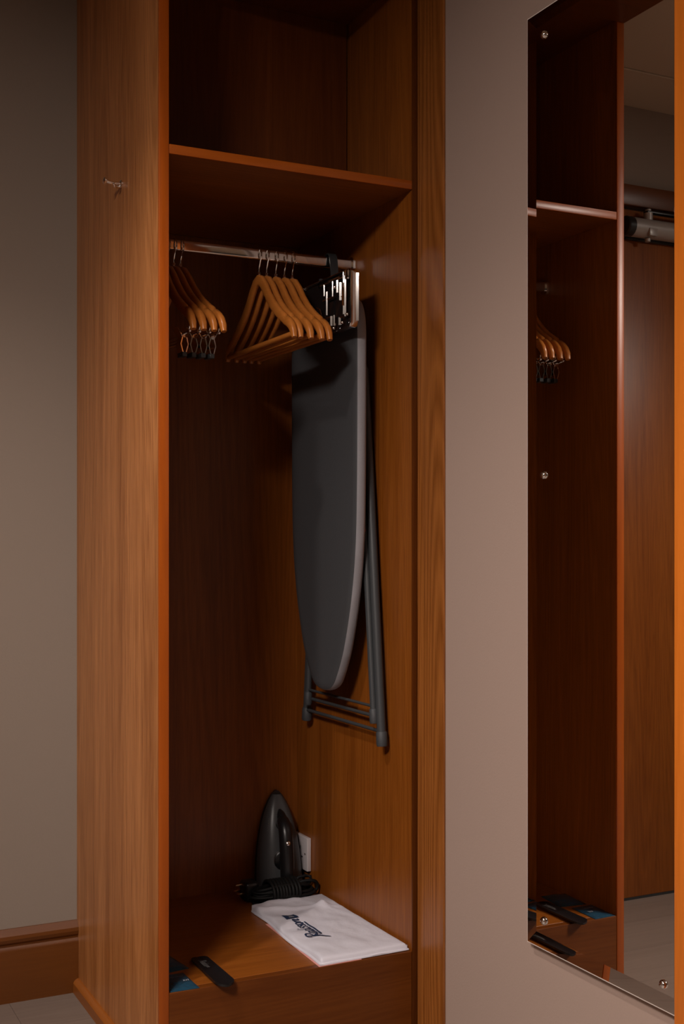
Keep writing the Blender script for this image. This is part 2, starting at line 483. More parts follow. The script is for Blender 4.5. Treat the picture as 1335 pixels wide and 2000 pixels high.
# ================================================================== WARDROBE
wr = thing('wardrobe', 'open oak veneered wardrobe without doors, built into the room corner', 'wardrobe', (1.03, 2.6, 0))
sp = part('side_panel', box(B(), XL + 0.001, XLI, YF + 0.006, YW - 0.0005, 0.0, ZC - 0.0005), 'wood_v', wr, smooth=False)
part('brightened_face', box(B(), XL, XL + 0.001, YF + 0.006, YW - 0.0005, 0.0, ZC - 0.0005), 'wood_out', sp, smooth=False, label='outside face of the same oak, brighter light put into its colour')
part('edge_lipping', box(B(), XL, XLI, YF, YF + 0.006, 0.0, ZC - 0.0005, 0.0012), 'lipping', sp, label='orange oak strip on the front edge')
sp2 = part('side_panel', box(B(), XR, XW - 0.0004, YF + 0.004, YB - 0.0005, 0.0, ZC - 0.0005), 'wood_v2', wr, smooth=False)
part('edge_lipping', box(B(), XR, XW - 0.0004, YF, YF + 0.004, 0.0, ZC - 0.0005, 0.0010), 'edge_dark', sp2)
part('end_lining', box(B(), XW - 0.0060, XW - 0.0004, 2.1993, YF - 0.0008, 0.0, ZC - 0.0005, 0.0012), 'wood_v3', wr, smooth=False)
part('back_panel', box(B(), XLI, XW - 0.001, YB, YW - 0.001, 0.0, 1.871), 'wood_v2', wr, smooth=False)
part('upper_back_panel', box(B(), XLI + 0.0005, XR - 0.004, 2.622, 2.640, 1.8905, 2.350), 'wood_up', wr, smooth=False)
part('upper_filler', box(B(), XLI + 0.0005, XR - 0.0005, 2.641, YW - 0.001, 1.8905, 2.350), 'dark_hole', wr, smooth=False)
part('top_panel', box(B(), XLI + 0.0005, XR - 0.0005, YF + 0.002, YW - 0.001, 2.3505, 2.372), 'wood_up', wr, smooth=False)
hp = part('header', box(B(), XL, XW - 0.0065, 2.06, YF - 0.0008, 2.345, ZC - 0.0006, 0.0012), 'plinth', wr, smooth=False)
sh = part('shelf', box(B(), XLI + 0.0006, XR - 0.0006, YF + 0.006, YW - 0.04, 1.8705, 1.8895), 'wood_x', wr, smooth=False)
part('edge_lipping', box(B(), XLI + 0.0006, XR - 0.0006, YF + 0.0005, YF + 0.006, 1.8705, 1.8895, 0.001), 'lipping_x', sh, label='orange oak strip along the shelf front')
part('base_board', box(B(), XLI + 0.0006, XR - 0.0006, YF + 0.020, YB - 0.0005, ZB - 0.018, ZB, 0.0006, 1), 'wood_x', wr, smooth=False)
part('plinth_front', box(B(), XLI + 0.0006, XR - 0.0006, YF + 0.001, YF + 0.0195, 0.0, ZB, 0.0012), 'plinth', wr, smooth=False)
part('scribe_strip', prism(B(), [(XL, YF + 0.006, 0.0), (XL - 0.014, YF + 0.006, 0.0), (XL - 0.014, YF + 0.006, 0.024), (XL - 0.010, YF + 0.006, 0.030), (XL - 0.004, YF + 0.006, 0.034), (XL, YF + 0.006, 0.034)], (0, YW - 0.0188 - YF - 0.006, 0)), 'scribe', wr, angle=25, label='thin moulded strip along the foot of the side panel')
# rail
def rrect_x(x, yc_, zc_, hy, hz, r, n=5):
    out = []
    for cy, cz, a0 in ((hy - r, hz - r, 0), (-hy + r, hz - r, PI / 2), (-hy + r, -hz + r, PI), (hy - r, -hz + r, 1.5 * PI)):
        for k in range(n + 1):
            a = a0 + (PI / 2) * k / n
            out.append((x, yc_ + cy + r * math.cos(a), zc_ + cz + r * math.sin(a)))
    return out
YRAIL, ZRAIL = 2.593, 1.7615
rail = part('hanging_rail', loft(B(), [rrect_x(XLI + 0.001, YRAIL, ZRAIL, 0.0075, 0.0125, 0.0045), rrect_x(XR - 0.001, YRAIL, ZRAIL, 0.0075, 0.0125, 0.0045)]), 'chrome', wr)
for xa, xb in ((XLI + 0.0005, XLI + 0.007), (XR - 0.007, XR - 0.0005)):
    part('rail_bracket', loft(B(), [rrect_x(xa, YRAIL, ZRAIL - 0.001, 0.013, 0.019, 0.010), rrect_x(xb, YRAIL, ZRAIL - 0.001, 0.012, 0.018, 0.009)]), 'chrome', rail)

# ================================================================== COAT HOOK
hk = thing('coat_hook', 'small chrome coat hook screwed to the outside of the wardrobe panel', 'hook', (XL, 2.566, 1.872))
hx, hy, hz = XL, 2.566, 1.874
part('base_rose', lathe(B(), (hx, hy, hz), (-1, 0, 0), [(0, 0.0085), (0.003, 0.0085), (0.005, 0.006), (0.006, 0)]), 'chrome', hk)
part('peg', tube(B(), catmull([(hx - 0.003, hy, hz), (hx - 0.018, hy, hz - 0.001), (hx - 0.034, hy, hz + 0.002)], 5), [0.0042] * 5 + [0.0036] * 6, 12), 'chrome', hk)
part('knob', lathe(B(), (hx - 0.033, hy, hz + 0.002), (-1, 0, 0.1), [(0, 0.0036), (0.002, 0.0072), (0.006, 0.0075), (0.008, 0.005), (0.009, 0)]), 'chrome', hk)
part('lower_prong', tube(B(), catmull([(hx - 0.004, hy, hz - 0.004), (hx - 0.010, hy - 0.004, hz - 0.010), (hx - 0.018, hy - 0.010, hz - 0.010), (hx - 0.022, hy - 0.014, hz - 0.005)], 5), 0.0026, 10), 'chrome', hk)

# ================================================================== HANGERS
def arm_rings(s, L=0.2):
    """half of the wooden shoulder, local frame: hook axis at origin, neck top at z=0, arm along y"""
    P = [(0.0, -0.006), (0.018, -0.012), (0.038, -0.030), (0.060, -0.055), (0.085, -0.078), (0.110, -0.096), (0.133, -0.110),
         (0.150, -0.119), (0.153, -0.121), (0.160, -0.125), (0.163, -0.126), (0.176, -0.133), (0.188, -0.143), (0.196, -0.155), (0.200, -0.168)]
    hh = [0.026, 0.0255, 0.026, 0.0255, 0.025, 0.0245, 0.024, 0.0235, 0.0235, 0.0235, 0.0235, 0.022, 0.020, 0.017, 0.012]
    tt = [0.012, 0.012, 0.012, 0.012, 0.0125, 0.013, 0.0135, 0.014, 0.014, 0.014, 0.014, 0.0145, 0.0145, 0.014, 0.011]
    rings = []
    for i, (y_, z_) in enumerate(P):
        a = P[max(i - 1, 0)]; b = P[min(i + 1, len(P) - 1)]
        ty, tz = b[0] - a[0], b[1] - a[1]
        l = math.hypot(ty, tz); ty, tz = ty / l, tz / l
        if i == 0: ty, tz = 1, 0
        ny, nz_ = -tz, ty
        cut = 0.0035 if i in (8, 9) else 0.0
        ring = []
        for k in range(14):
            an = 2 * PI * k / 14
            c, s_ = math.cos(an), math.sin(an)
            u = math.copysign(abs(c) ** 0.7, c) * tt[i] * 0.5
            v = math.copysign(abs(s_) ** 0.7, s_) * hh[i] * 0.5
            if v > 0: v -= cut * (v / (hh[i] * 0.5))
            ring.append((u, s * (y_ + ny * v), z_ - 0.006 + nz_ * v))
        rings.append(ring)
    return rings

def hook_path(bend=0.0):
    # wire rises from the neck and loops over the rail (rail centre is local z = ZTOP)
    r = 0.0165
    zc = 0.0445
    P = [(0, 0, -0.008), (0, 0, 0.012), (0.0, -0.004, 0.020)]
    for k in range(0, 13):
        a = -PI * 0.30 + (PI * 1.30) * k / 12
        P.append((0, -r * math.cos(a), zc + r * 1.0 * math.sin(a)))
    return P

def make_hanger(clips, label, group):
    t = thing('clip_hanger' if clips else 'coat_hanger', label, 'hanger', (0, 0, 0), group)
    bm = B()
    ra, rb = arm_rings(-1)[::-1], arm_rings(1)[1:]
    loft(bm, ra + [r[:] for r in [[(u, y_, z_) for (u, y_, z_) in rr] for rr in [x[::1] for x in rb]]])
    part('shoulder_bar', bm, 'hanger_wood', t, local=True, angle=60)
    part('hook', tube(B(), hook_path(), 0.0019, 8), 'chrome', t, local=True)
    part('ferrule', lathe(B(), (0, 0, 0.0), (0, 0, 1), [(-0.002, 0.0042), (0.005, 0.0040), (0.007, 0.0025), (0.007, 0)], 12), 'chrome', t, local=True)
    if not clips:
        part('trouser_bar', tube(B(), [(0, -0.190, -0.165), (0, -0.186, -0.165), (0, 0.186, -0.165), (0, 0.190, -0.165)], 0.0062, 12), 'hanger_wood', t, local=True)
    else:
        part('clip_rod', tube(B(), catmull([(0, -0.180, -0.150), (0, -0.176, -0.170), (0, -0.15, -0.176), (0, 0.15, -0.176), (0, 0.176, -0.170), (0, 0.180, -0.150)], 6), 0.0019, 8), 'chrome', t, local=True)
        for s in (-1, 1):
            yq = s * 0.135
            bm = B()
            for q in (-1, 1):
                pr = [(q * 0.0155, -0.163), (q * 0.003, -0.182), (q * 0.0070, -0.198), (q * 0.0015, -0.218), (q * 0.0035, -0.219), (q * 0.0095, -0.198), (q * 0.0055, -0.182), (q * 0.0175, -0.163)]
                prism(bm, [(a, yq - 0.014, b) for a, b in pr], (0, 0.028, 0))
            cp = part('clip', bm, 'chrome', t, local=True)
            part('clip_spring', tube(B(), [(0, yq - 0.016, -0.180), (0, yq + 0.016, -0.180)], 0.0042, 12), 'chrome', cp, local=True)
            part('clip_pad', box(B(), -0.0055, 0.0055, yq - 0.0145, yq + 0.0145, -0.224, -0.214, 0.001, 1), 'hook_plastic', cp, local=True)
    return t

ZH = ZRAIL + 0.0125 + 0.0019 - 0.0445 - 0.0165      # wire rests on the rail top
g1 = 'wooden hangers bunched in the middle of the rail'
right_h = [
    (1.0785, 0.0, 'wooden hanger with trouser bar, leftmost of the bunch of five on the rail'),
    (1.0975, -1.2, 'wooden hanger with trouser bar, second from left in the bunch of five'),
    (1.1205, -0.6, 'wooden hanger with trouser bar, middle one of the bunch of five'),
    (1.1425, 0.5, 'wooden hanger with trouser bar, second from right in the bunch of five'),
    (1.1625, 0.3, 'wooden hanger with trouser bar, rightmost of the five, nearest the chrome rack'),
]
h0 = None
for i, (x, rz, lab) in enumerate(right_h):
    loc = (x, YRAIL, ZH - 0.0); rzr = math.radians(rz)
    if h0 is None:
        h0 = make_hanger(False, lab, g1); h0.location = loc; h0.rotation_euler = (0, 0, rzr)
    else:
        copy_tree(h0, loc, rzr, lab, g1)
g2 = 'clip hangers at the left end of the rail'
left_h = [
    (0.842, 2.0, 'wooden hanger with chrome clips, closest to the wardrobe side panel'),
    (0.858, 4.0, 'wooden clip hanger at the left rail end, second from the side panel'),
    (0.873, 6.5, 'wooden clip hanger at the left rail end, third from the side panel'),
    (0.889, 8.0, 'wooden clip hanger at the left rail end, farthest from the side panel'),
]
h1 = None
for i, (x, rz, lab) in enumerate(left_h):
    loc = (x, YRAIL, ZH); rzr = math.radians(rz)
    if h1 is None:
        h1 = make_hanger(True, lab, g2); h1.location = loc; h1.rotation_euler = (0, 0, rzr)
    else:
        copy_tree(h1, loc, rzr, lab, g2)

# ================================================================== IRONING BOARD
ib = thing('ironing_board', 'folded ironing board with grey cover hanging on the right wardrobe panel', 'ironing board', (1.28, 2.615, 0.635))
XB0, XB1 = 1.250, 1.278
prof = [(0.7445, 0.0), (0.7465, 0.022), (0.752, 0.042), (0.762, 0.058), (0.775, 0.070), (0.802, 0.088), (0.832, 0.105), (0.864, 0.119), (0.925, 0.140), (0.986, 0.156),
        (1.05, 0.168), (1.12, 0.1755), (1.20, 0.179), (1.30, 0.181), (1.45, 0.182), (1.56, 0.182), (1.60, 0.179), (1.630, 0.170), (1.650, 0.155), (1.660, 0.130), (1.664, 0.09), (1.665, 0.0)]
YBC = 2.615
outl = []
pp = catmull([(h, z, 0) for z, h in prof], 4)
for p in pp: outl.append((YBC - max(p.x, 0), p.y))            # front side, going up
for p in pp[::-1][1:-1]: outl.append((YBC + max(p.x, 0), p.y))
def inset(ol, d):
    n = len(ol); res = []
    for i in range(n):
        a = Vector(ol[i - 1]); b = Vector(ol[(i + 1) % n]); t = (b - a).normalized()
        nn = Vector((t.y, -t.x))
        res.append((ol[i][0] - nn.x * d, ol[i][1] - nn.y * d))
    return res
# orientation test: inward should reduce extents
test = inset(outl, 0.01)
sgn = 1 if max(a[0] for a in test) < max(a[0] for a in outl) else -1
def ringat(d, x):
    return [(x, a, b) for a, b in inset(outl, sgn * d)]
def wrinkle(r, amp):
    out = []
    for (x, a, b) in r:
        k = noise.noise(Vector((a * 9, b * 150, x * 40))) * amp * 1.9 * (0.35 + 0.9 * max(0.0, noise.noise(Vector((3.3, b * 7, 0.5))) + 0.25))
        out.append((x + k * 0.6, a + k, b))
    return out
# cover: face with a soft padded roll-over, and a paler hem band round the edge
bm = B()
rings = [ringat(0.020, XB0 - 0.0002), ringat(0.006, XB0 + 0.0004), ringat(0.0018, XB0 + 0.003)]
R = loft(bm, rings, cap=False)
bm.verts.ensure_lookup_table()
n_o = len(outl)
bm.faces.new([bm.verts[i] for i in range(n_o)])
part('cover', bm, 'cover', ib, angle=80)
bm = B()
rings = [wrinkle(ringat(d, x), a) for d, x, a in ((0.0018, XB0 + 0.003, 0.0), (0.0, XB0 + 0.007, 0.0008), (-0.0008, XB0 + 0.013, 0.0016), (0.0, XB0 + 0.020, 0.002), (0.003, XB1 - 0.002, 0.0018), (0.009, XB1, 0.001))]
loft(bm, rings, cap=False)
part('cover_hem', bm, 'cover_rim', ib, angle=80, label='paler puckered hem of the cover')
bm = B()
prism(bm, [(XB1 - 0.004, a, b) for a, b in inset(outl, sgn * 0.008)], (0.003, 0, 0))
part('steel_deck', bm, 'leg_metal', ib)
# folded leg frames
XLg, XLi = 1.3035, 1.2915
yo0, yo1, zo = 2.4115, 2.8160, 0.640          # outer frame feet
def lg(name, a, b, r, foot=True):
    o = part(name, tube(B(), catmull([a, tuple((Vector(a) + Vector(b)) / 2), b], 4), r, 14), 'leg_metal', ib)
    if foot:
        d = (Vector(b) - Vector(a)).normalized()
        part('foot_cap', lathe(B(), Vector(b) - d * 0.030, d, [(0, r + 0.0005), (0.002, r + 0.0022), (0.028, r + 0.0026), (0.033, r + 0.0012), (0.034, 0)], 16), 'rubber', o)
    return o
lg('leg', (XLg, 2.4975, 1.50), (XLg, yo0, zo), 0.0105)
lg('leg', (XLg, 2.735, 1.50), (XLg, yo1, zo + 0.006), 0.0105)
lg('leg', (XLi + 0.001, 2.508, 1.45), (XLi + 0.001, 2.4290, 0.690), 0.0080)
lg('leg', (XLi + 0.001, 2.725, 1.45), (XLi + 0.001, 2.7850, 0.690), 0.0080)
part('top_crosspiece', tube(B(), [(XLg, 2.4975, 1.50), (XLg, 2.735, 1.50)], 0.0095, 14), 'leg_metal', ib)
for (ya, yb, z_, xx, r_) in ((2.432 - 0.016, 2.820, 0.7015, XLg - 0.003, 0.0042), (2.416, 2.824, 0.6705, XLg - 0.003, 0.0042), (2.434, 2.780, 0.7255, XLi, 0.0034)):
    part('cross_bar', tube(B(), [(xx, ya, z_), (xx, yb, z_)], r_, 12), 'leg_metal', ib)
part('pivot_rivet', lathe(B(), (XLi - 0.0075, 2.4655, 1.125), (-1, -0.4, 0), [(0, 0.007), (0.002, 0.0065), (0.004, 0.003), (0.0045, 0)], 14), 'rivet', ib, label='small red pivot cap')

# ================================================================== CHROME IRON RACK
XC = 1.217
rk = thing('iron_rack', 'chrome iron holder rack hanging from the rail over the ironing board', 'rack', (1.225, 2.52, 1.575))
def rr_yz(x, y0, y1, z0, z1, r, n=6):
    out = []
    for cy, cz, a0 in ((y1 - r, z1 - r, 0), (y0 + r, z1 - r, PI / 2), (y0 + r, z0 + r, PI), (y1 - r, z0 + r, 1.5 * PI)):
        for k in range(n + 1):
            a = a0 + (PI / 2) * k / n
            out.append((x, cy + r * math.cos(a), cz + r * math.sin(a)))
    return out
Y0c, Y1c, Z0c, Z1c = 2.388, 2.668, 1.5735, 1.7055
bm = B()
loft(bm, [rr_yz(XC + 0.004, Y0c + 0.004, Y1c - 0.004, Z0c + 0.004, Z1c - 0.004, 0.010), rr_yz(XC + 0.006, Y0c + 0.004, Y1c - 0.004, Z0c + 0.004, Z1c - 0.004, 0.010)])
bp_ = part('back_plate', bm, 'black_gloss', rk)
# rim: shallow tray wall
bm = B()
def ringset(rings):
    loft(bm, rings, cap=False)
ringset([rr_yz(XC - 0.004, Y0c + 0.0018, Y1c - 0.0018, Z0c + 0.0018, Z1c - 0.0018, 0.011), rr_yz(XC - 0.005, Y0c + 0.0006, Y1c - 0.0006, Z0c + 0.0006, Z1c - 0.0006, 0.012),
         rr_yz(XC - 0.004, Y0c, Y1c, Z0c, Z1c, 0.0126), rr_yz(XC + 0.011, Y0c, Y1c, Z0c, Z1c, 0.0126), rr_yz(XC + 0.014, Y0c + 0.002, Y1c - 0.002, Z0c + 0.002, Z1c - 0.002, 0.011),
         rr_yz(XC + 0.014, Y0c + 0.004, Y1c - 0.004, Z0c + 0.004, Z1c - 0.004, 0.010), rr_yz(XC - 0.004, Y0c + 0.0019, Y1c - 0.0019, Z0c + 0.0019, Z1c - 0.0019, 0.011)])
part('rim', bm, 'chrome', rk)
def rod(pts, r=0.0022, name='wire'):
    return part(name, tube(B(), pts, r, 10), 'chrome', rk)
xf = XC - 0.006
for yy, za, zb in ((2.412, 1.600, 1.690), (2.420, 1.606, 1.700), (2.436, 1.640, 1.680), (2.452, 1.660, 1.688), (2.506, 1.618, 1.672), (2.520, 1.664, 1.690), (2.476, 1.655, 1.690), (2.482, 1.590, 1.612), (2.468, 1.588, 1.612), (2.440, 1.585, 1.602)):
    bm = B()
    hw2 = 0.0011 + 0.0016 * ((yy * 977.0) % 1.0)
    n1_ = Vector((-0.604, -0.797, 0.0)); t1_ = Vector((0.797, -0.604, 0.0)); c_ = Vector((xf, yy, 0))
    q_ = [c_ + n1_ * 0.002 + t1_ * hw2, c_ + n1_ * 0.002 - t1_ * hw2, c_ - n1_ * 0.002 - t1_ * hw2, c_ - n1_ * 0.002 + t1_ * hw2]
    loft(bm, [[(p.x, p.y, z_) for p in q_] for z_ in (za, zb)])
    part('wire', bm, 'chrome', rk, smooth=False)  # flat bars, faces angled between lamp and camera to make white glints
for ya, yb, zz in ((2.412, 2.452, 1.690), (2.420, 2.444, 1.602), (2.440, 2.500, 1.694), (2.470, 2.530, 1.655), (2.480, 2.530, 1.612), (2.412, 2.432, 1.648), (2.490, 2.545, 1.692)):
    rod([(xf + 0.001, ya, zz), (xf + 0.001, yb, zz)], 0.0018)
rod(catmull([(xf, 2.560, 1.645), (xf, 2.545, 1.638), (xf, 2.534, 1.622), (xf, 2.526, 1.612)], 6), 0.002, 'wire')
bm = B()
c_ = Vector((XC + 0.0115, Y0c - 0.0010, 0))
q_ = [c_ + n1_ * 0.0016 + t1_ * 0.0030, c_ + n1_ * 0.0016 - t1_ * 0.0030, c_ - n1_ * 0.0016 - t1_ * 0.0030, c_ - n1_ * 0.0016 + t1_ * 0.0030]
loft(bm, [[(p.x, p.y, z_) for p in q_] for z_ in (Z0c + 0.014, Z1c - 0.012)])
part('rim_glint', bm, 'chrome', rk, smooth=False)  # bar added to draw the bright glint along the rim edge
part('latch_plate', loft(B(), [rr_yz(xf - 0.002, 2.398, 2.418, 1.682, 1.702, 0.004), rr_yz(xf + 0.002, 2.397, 2.419, 1.681, 1.703, 0.004)]), 'chrome', rk)
part('latch_bar', box(B(), xf - 0.004, xf + 0.002, 2.414, 2.4235, 1.625, 1.676, 0.0015), 'chrome', rk)
for yy, zz in ((2.470, 1.676), (2.478, 1.676), (2.432, 1.590), (2.470, 1.592), (2.476, 1.584), (2.408, 1.605), (2.505, 1.598)):
    part('rivet', lathe(B(), (xf + 0.004, yy, zz), (-1, 0, 0), [(0, 0.004), (0.003, 0.0036), (0.005, 0.002), (0.0055, 0)], 12), 'chrome', rk)
# strap hook over the rail
bm = B()
sec = []
path = [(2.571, 1.702), (2.573, 1.735), (2.578, 1.766), (2.584, 1.7775), (2.593, 1.7805), (2.602, 1.7775), (2.606, 1.766), (2.607, 1.748)]
pc = catmull([(0, a, b) for a, b in path], 4)
for i, p in enumerate(pc):
    t = (pc[min(i + 1, len(pc) - 1)] - pc[max(i - 1, 0)]).normalized()
    nrm = Vector((0, -t.z, t.y))
    hw = 0.010
    sec.append([p + nrm * 0.0028 + Vector((-hw, 0, 0)), p + nrm * 0.0028 + Vector((hw, 0, 0)), p - nrm * 0.0001 + Vector((hw, 0, 0)), p - nrm * 0.0001 + Vector((-hw, 0, 0))])
for s_ in sec:
    for v in s_: v.x += 1.262
loft(bm, sec)
part('rail_hook', bm, 'hook_plastic', rk, label='dark grey strap hooked over the rail')
part('hook_tab', box(B(), XC + 0.004, 1.272, 2.565, 2.573, 1.690, 1.715, 0.0015), 'hook_plastic', rk)
part('fixing_bolt', lathe(B(), (XR, 2.538, 1.625), (-1, 0, 0), [(0, 0.008), (0.004, 0.0075), (0.006, 0.005), (0.007, 0)], 14), 'chrome', rk)

# ================================================================== WALL SOCKET
sk = thing('power_socket', 'white single power socket on the panel beside the iron', 'socket', (XR, 2.872, 0.292))
ys, zs = 2.874, 0.2925
bm = B()
box(bm, XR - 0.012, XR - 0.0002, ys - 0.043, ys + 0.043, zs - 0.043, zs + 0.043, 0.0022, 3)
part('faceplate', bm, 'white_plastic', sk)
xs0 = XR - 0.0124
for a, b, hw, hh in ((0, 0.012, 0.0022, 0.0045), (-0.011, -0.010, 0.0040, 0.0018), (0.011, -0.010, 0.0040, 0.0018)):
    part('pin_slot', box(B(), xs0, XR - 0.010, ys + a - hw, ys + a + hw, zs + b - hh, zs + b + hh), 'dark_hole', sk, smooth=False)
for a in (-0.030, 0.030):
    part('screw', lathe(B(), (XR - 0.0118, ys + a, zs), (-1, 0, 0), [(0, 0.0032), (0.0008, 0.003), (0.001, 0)], 12), 'chrome_soft', sk)

# ================================================================== STEAM IRON (stands on its heel)
IX, IY = 1.249, 2.838
ir = thing('steam_iron', 'black and charcoal steam iron standing upright on its heel in the corner', 'iron', (IX, IY, ZB))
HD = Vector((-0.13, -0.99, 0)).normalized()        # sole -> handle direction
SD = Vector((-HD.y, HD.x, 0))                      # width direction
def ip(a, h, l):                                    # width, height above sole, length up from the heel
    lean = -0.02 * l / 0.25
    return Vector((IX, IY, ZB)) + SD * a + HD * (h - 0.055 + lean) + Vector((0, 0, l))
LEN = 0.250
def hwid(t):
    return 0.062 * max(0.0, (1 - t ** 2.3)) ** 0.62
bm = B()
rings = []
ts = [0.01, 0.06, 0.15, 0.3, 0.45, 0.6, 0.72, 0.82, 0.9, 0.95, 0.985, 1.0]
for t in ts:
    wd = max(hwid(t), 0.0012)
    rings.append([ip(wd, 0.0, t * LEN), ip(wd, 0.005, t * LEN), ip(wd * 0.96, 0.008, t * LEN), ip(-wd * 0.96, 0.008, t * LEN), ip(-wd, 0.005, t * LEN), ip(-wd, 0.0, t * LEN)])
loft(bm, rings)
part('soleplate', bm, 'black_plastic', ir, angle=35)
bm = B()
rings = []
def bh(t):       # body height above the sole
    return 0.010 + 0.058 * max(0.0, 1 - t ** 1.9) ** 0.75
for t in [0.0, 0.03, 0.1, 0.2, 0.3, 0.42, 0.54, 0.66, 0.76, 0.85, 0.92, 0.97]:
    wd = max(hwid(t) * 0.96, 0.002); H_ = bh(t)
    r = []
    for k in range(17):
        a = PI * k / 16
        c, s_ = math.cos(a), math.sin(a)
        r.append(ip(wd * math.copysign(abs(c) ** 0.75, c), 0.008 + (H_ - 0.008) * abs(s_) ** 0.8, t * LEN * 0.99))
    rings.append(r)
loft(bm, rings)
part('body', bm, 'grey_plastic', ir, angle=50)
# handle: arched grip over the body
hp_ = catmull([ip(0, 0.045, 0.170), ip(0, 0.064, 0.180), ip(0, 0.082, 0.162), ip(0, 0.090, 0.125), ip(0, 0.092, 0.085), ip(0, 0.090, 0.045), ip(0, 0.078, 0.016), ip(0, 0.050, 0.010)], 5)
rr_ = [0.015 + 0.003 * math.sin(PI * i / (len(hp_) - 1)) for i in range(len(hp_))]
part('handle', tube(B(), hp_, rr_, 14), 'black_plastic', ir, angle=60)
bm = B()
hl = [ip(0, 0.034, 0.205), ip(0, 0.050, 0.190), ip(0, 0.064, 0.172)]
part('spray_nozzle', tube(B(), catmull(hl, 4), [0.004, 0.006, 0.009, 0.011, 0.012, 0.013, 0.013, 0.013, 0.013], 12), 'black_plastic', ir)
for l, h in ((0.158, 0.096), (0.135, 0.106)):
    part('button', lathe(B(), ip(0, h - 0.004, l), HD + Vector((0, 0, 0.4)), [(0, 0.0065), (0.006, 0.006), (0.008, 0.003), (0.008, 0)], 14), 'chrome_soft', ir)
part('temperature_dial', lathe(B(), ip(0.0, 0.052, 0.085), HD, [(0, 0.026), (0.014, 0.026), (0.017, 0.022), (0.017, 0)], 24), 'black_plastic', ir)
part('dial_ring', lathe(B(), ip(0.0, 0.060, 0.085), HD, [(0, 0.0268), (0.003, 0.0268), (0.003, 0.020)], 24), 'chrome_soft', ir)
part('heel_rest', loft(B(), [[ip(a, h, l) for a, h in ((0.050, 0.006), (0.046, 0.06), (0.02, 0.090), (-0.02, 0.090), (-0.046, 0.06), (-0.050, 0.006))] for l in (0.0005, 0.012)]), 'black_plastic', ir)
# faint maker's mark up the flank
bm = B()
def isurf(a, b):
    # a along length, b across the flank
    t = (0.155 + a) / LEN
    wd = hwid(t) * 0.96; H_ = bh(t)
    an = PI * (0.72 + b * 12)
    c, s_ = math.cos(an), math.sin(an)
    return ip(-wd * math.copysign(abs(c) ** 0.75, c) * -1.0, 0.009 + (H_ - 0.008) * abs(s_) ** 0.8 + 0.0006, 0.155 + a)
for k in range(6):
    ribbon(bm, [(k * 0.0055, 0.0), (k * 0.0055 + 0.002, 0.003), (k * 0.0055 + 0.004, 0.0)], 0.0012, isurf, 3, False)
part('maker_mark', bm, 'ink_grey', ir, smooth=False)
# cord and plug
bm = B()
pts = []
random.seed(3)
cx0, cy0 = 1.215, 2.772
turns = 9
for k in range(turns * 14):
    a = 2 * PI * k / 14
    tn = k / 14
    ra = 0.072 + 0.010 * math.sin(tn * 2.1)
    rb_ = 0.025 + 0.006 * math.cos(tn * 1.7)
    lay = (tn % 3)
    z_ = ZB + 0.0048 + 0.0085 * int(tn / 2.6) + 0.010 * abs(math.sin(a * 0.5 + tn)) * (1 if tn > 2 else 0.2) + 0.010 * (1 - abs(math.cos(a))) * (tn > 3)
    pts.append(Vector((cx0 + ra * math.cos(a) + 0.006 * math.sin(tn * 5), cy0 + rb_ * math.sin(a) + 0.10 * 0 + 0.006 * math.cos(tn * 4), z_)))
# run up to the heel of the iron
last = pts[-1]
pts += [last + Vector((0.02, 0.03, 0.01)), Vector((1.268, 2.790, ZB + 0.050)), ip(0, 0.094, 0.022)]
part('cord', tube(bm, catmull(pts, 2), 0.0040, 8), 'cord', ir, angle=80)
# right-hand loop standing a little off the pile
lp = catmull([(1.231, 2.780, ZB + 0.030), (1.264, 2.770, ZB + 0.044), (1.294, 2.763, ZB + 0.046), (1.311, 2.769, ZB + 0.034), (1.308, 2.773, ZB + 0.016), (1.284, 2.775, ZB + 0.006), (1.251, 2.775, ZB + 0.014), (1.231, 2.777, ZB + 0.020)], 6)
part('cord_loop', tube(B(), lp, 0.0040, 8), 'cord', ir, angle=80)
# binding turns round the bundle
bm = B()
for q in range(9):
    xq = 1.180 + q * 0.0085
    ring = [(xq + 0.001 * math.sin(q), 2.772 + 0.037 * math.cos(2 * PI * k / 16), ZB + 0.0300 + 0.0260 * math.sin(2 * PI * k / 16)) for k in range(16)]
    tube(bm, ring, 0.0040, 8, closed=True)
part('cord_binding', bm, 'cord', ir, angle=80)
pl_ = part('plug', box(B(), 1.128, 1.166, 2.795, 2.845, ZB + 0.0005, ZB + 0.050, 0.010, 3), 'black_plastic', ir)
for dy, dz in ((0.011, 0.024), (-0.011, 0.022), (0.0, 0.042)):
    part('plug_pin', box(B(), 1.110, 1.1295, 2.820 + dy - 0.003, 2.820 + dy + 0.003, ZB + dz - 0.002, ZB + dz + 0.002, 0.0008, 1), 'brass', pl_)

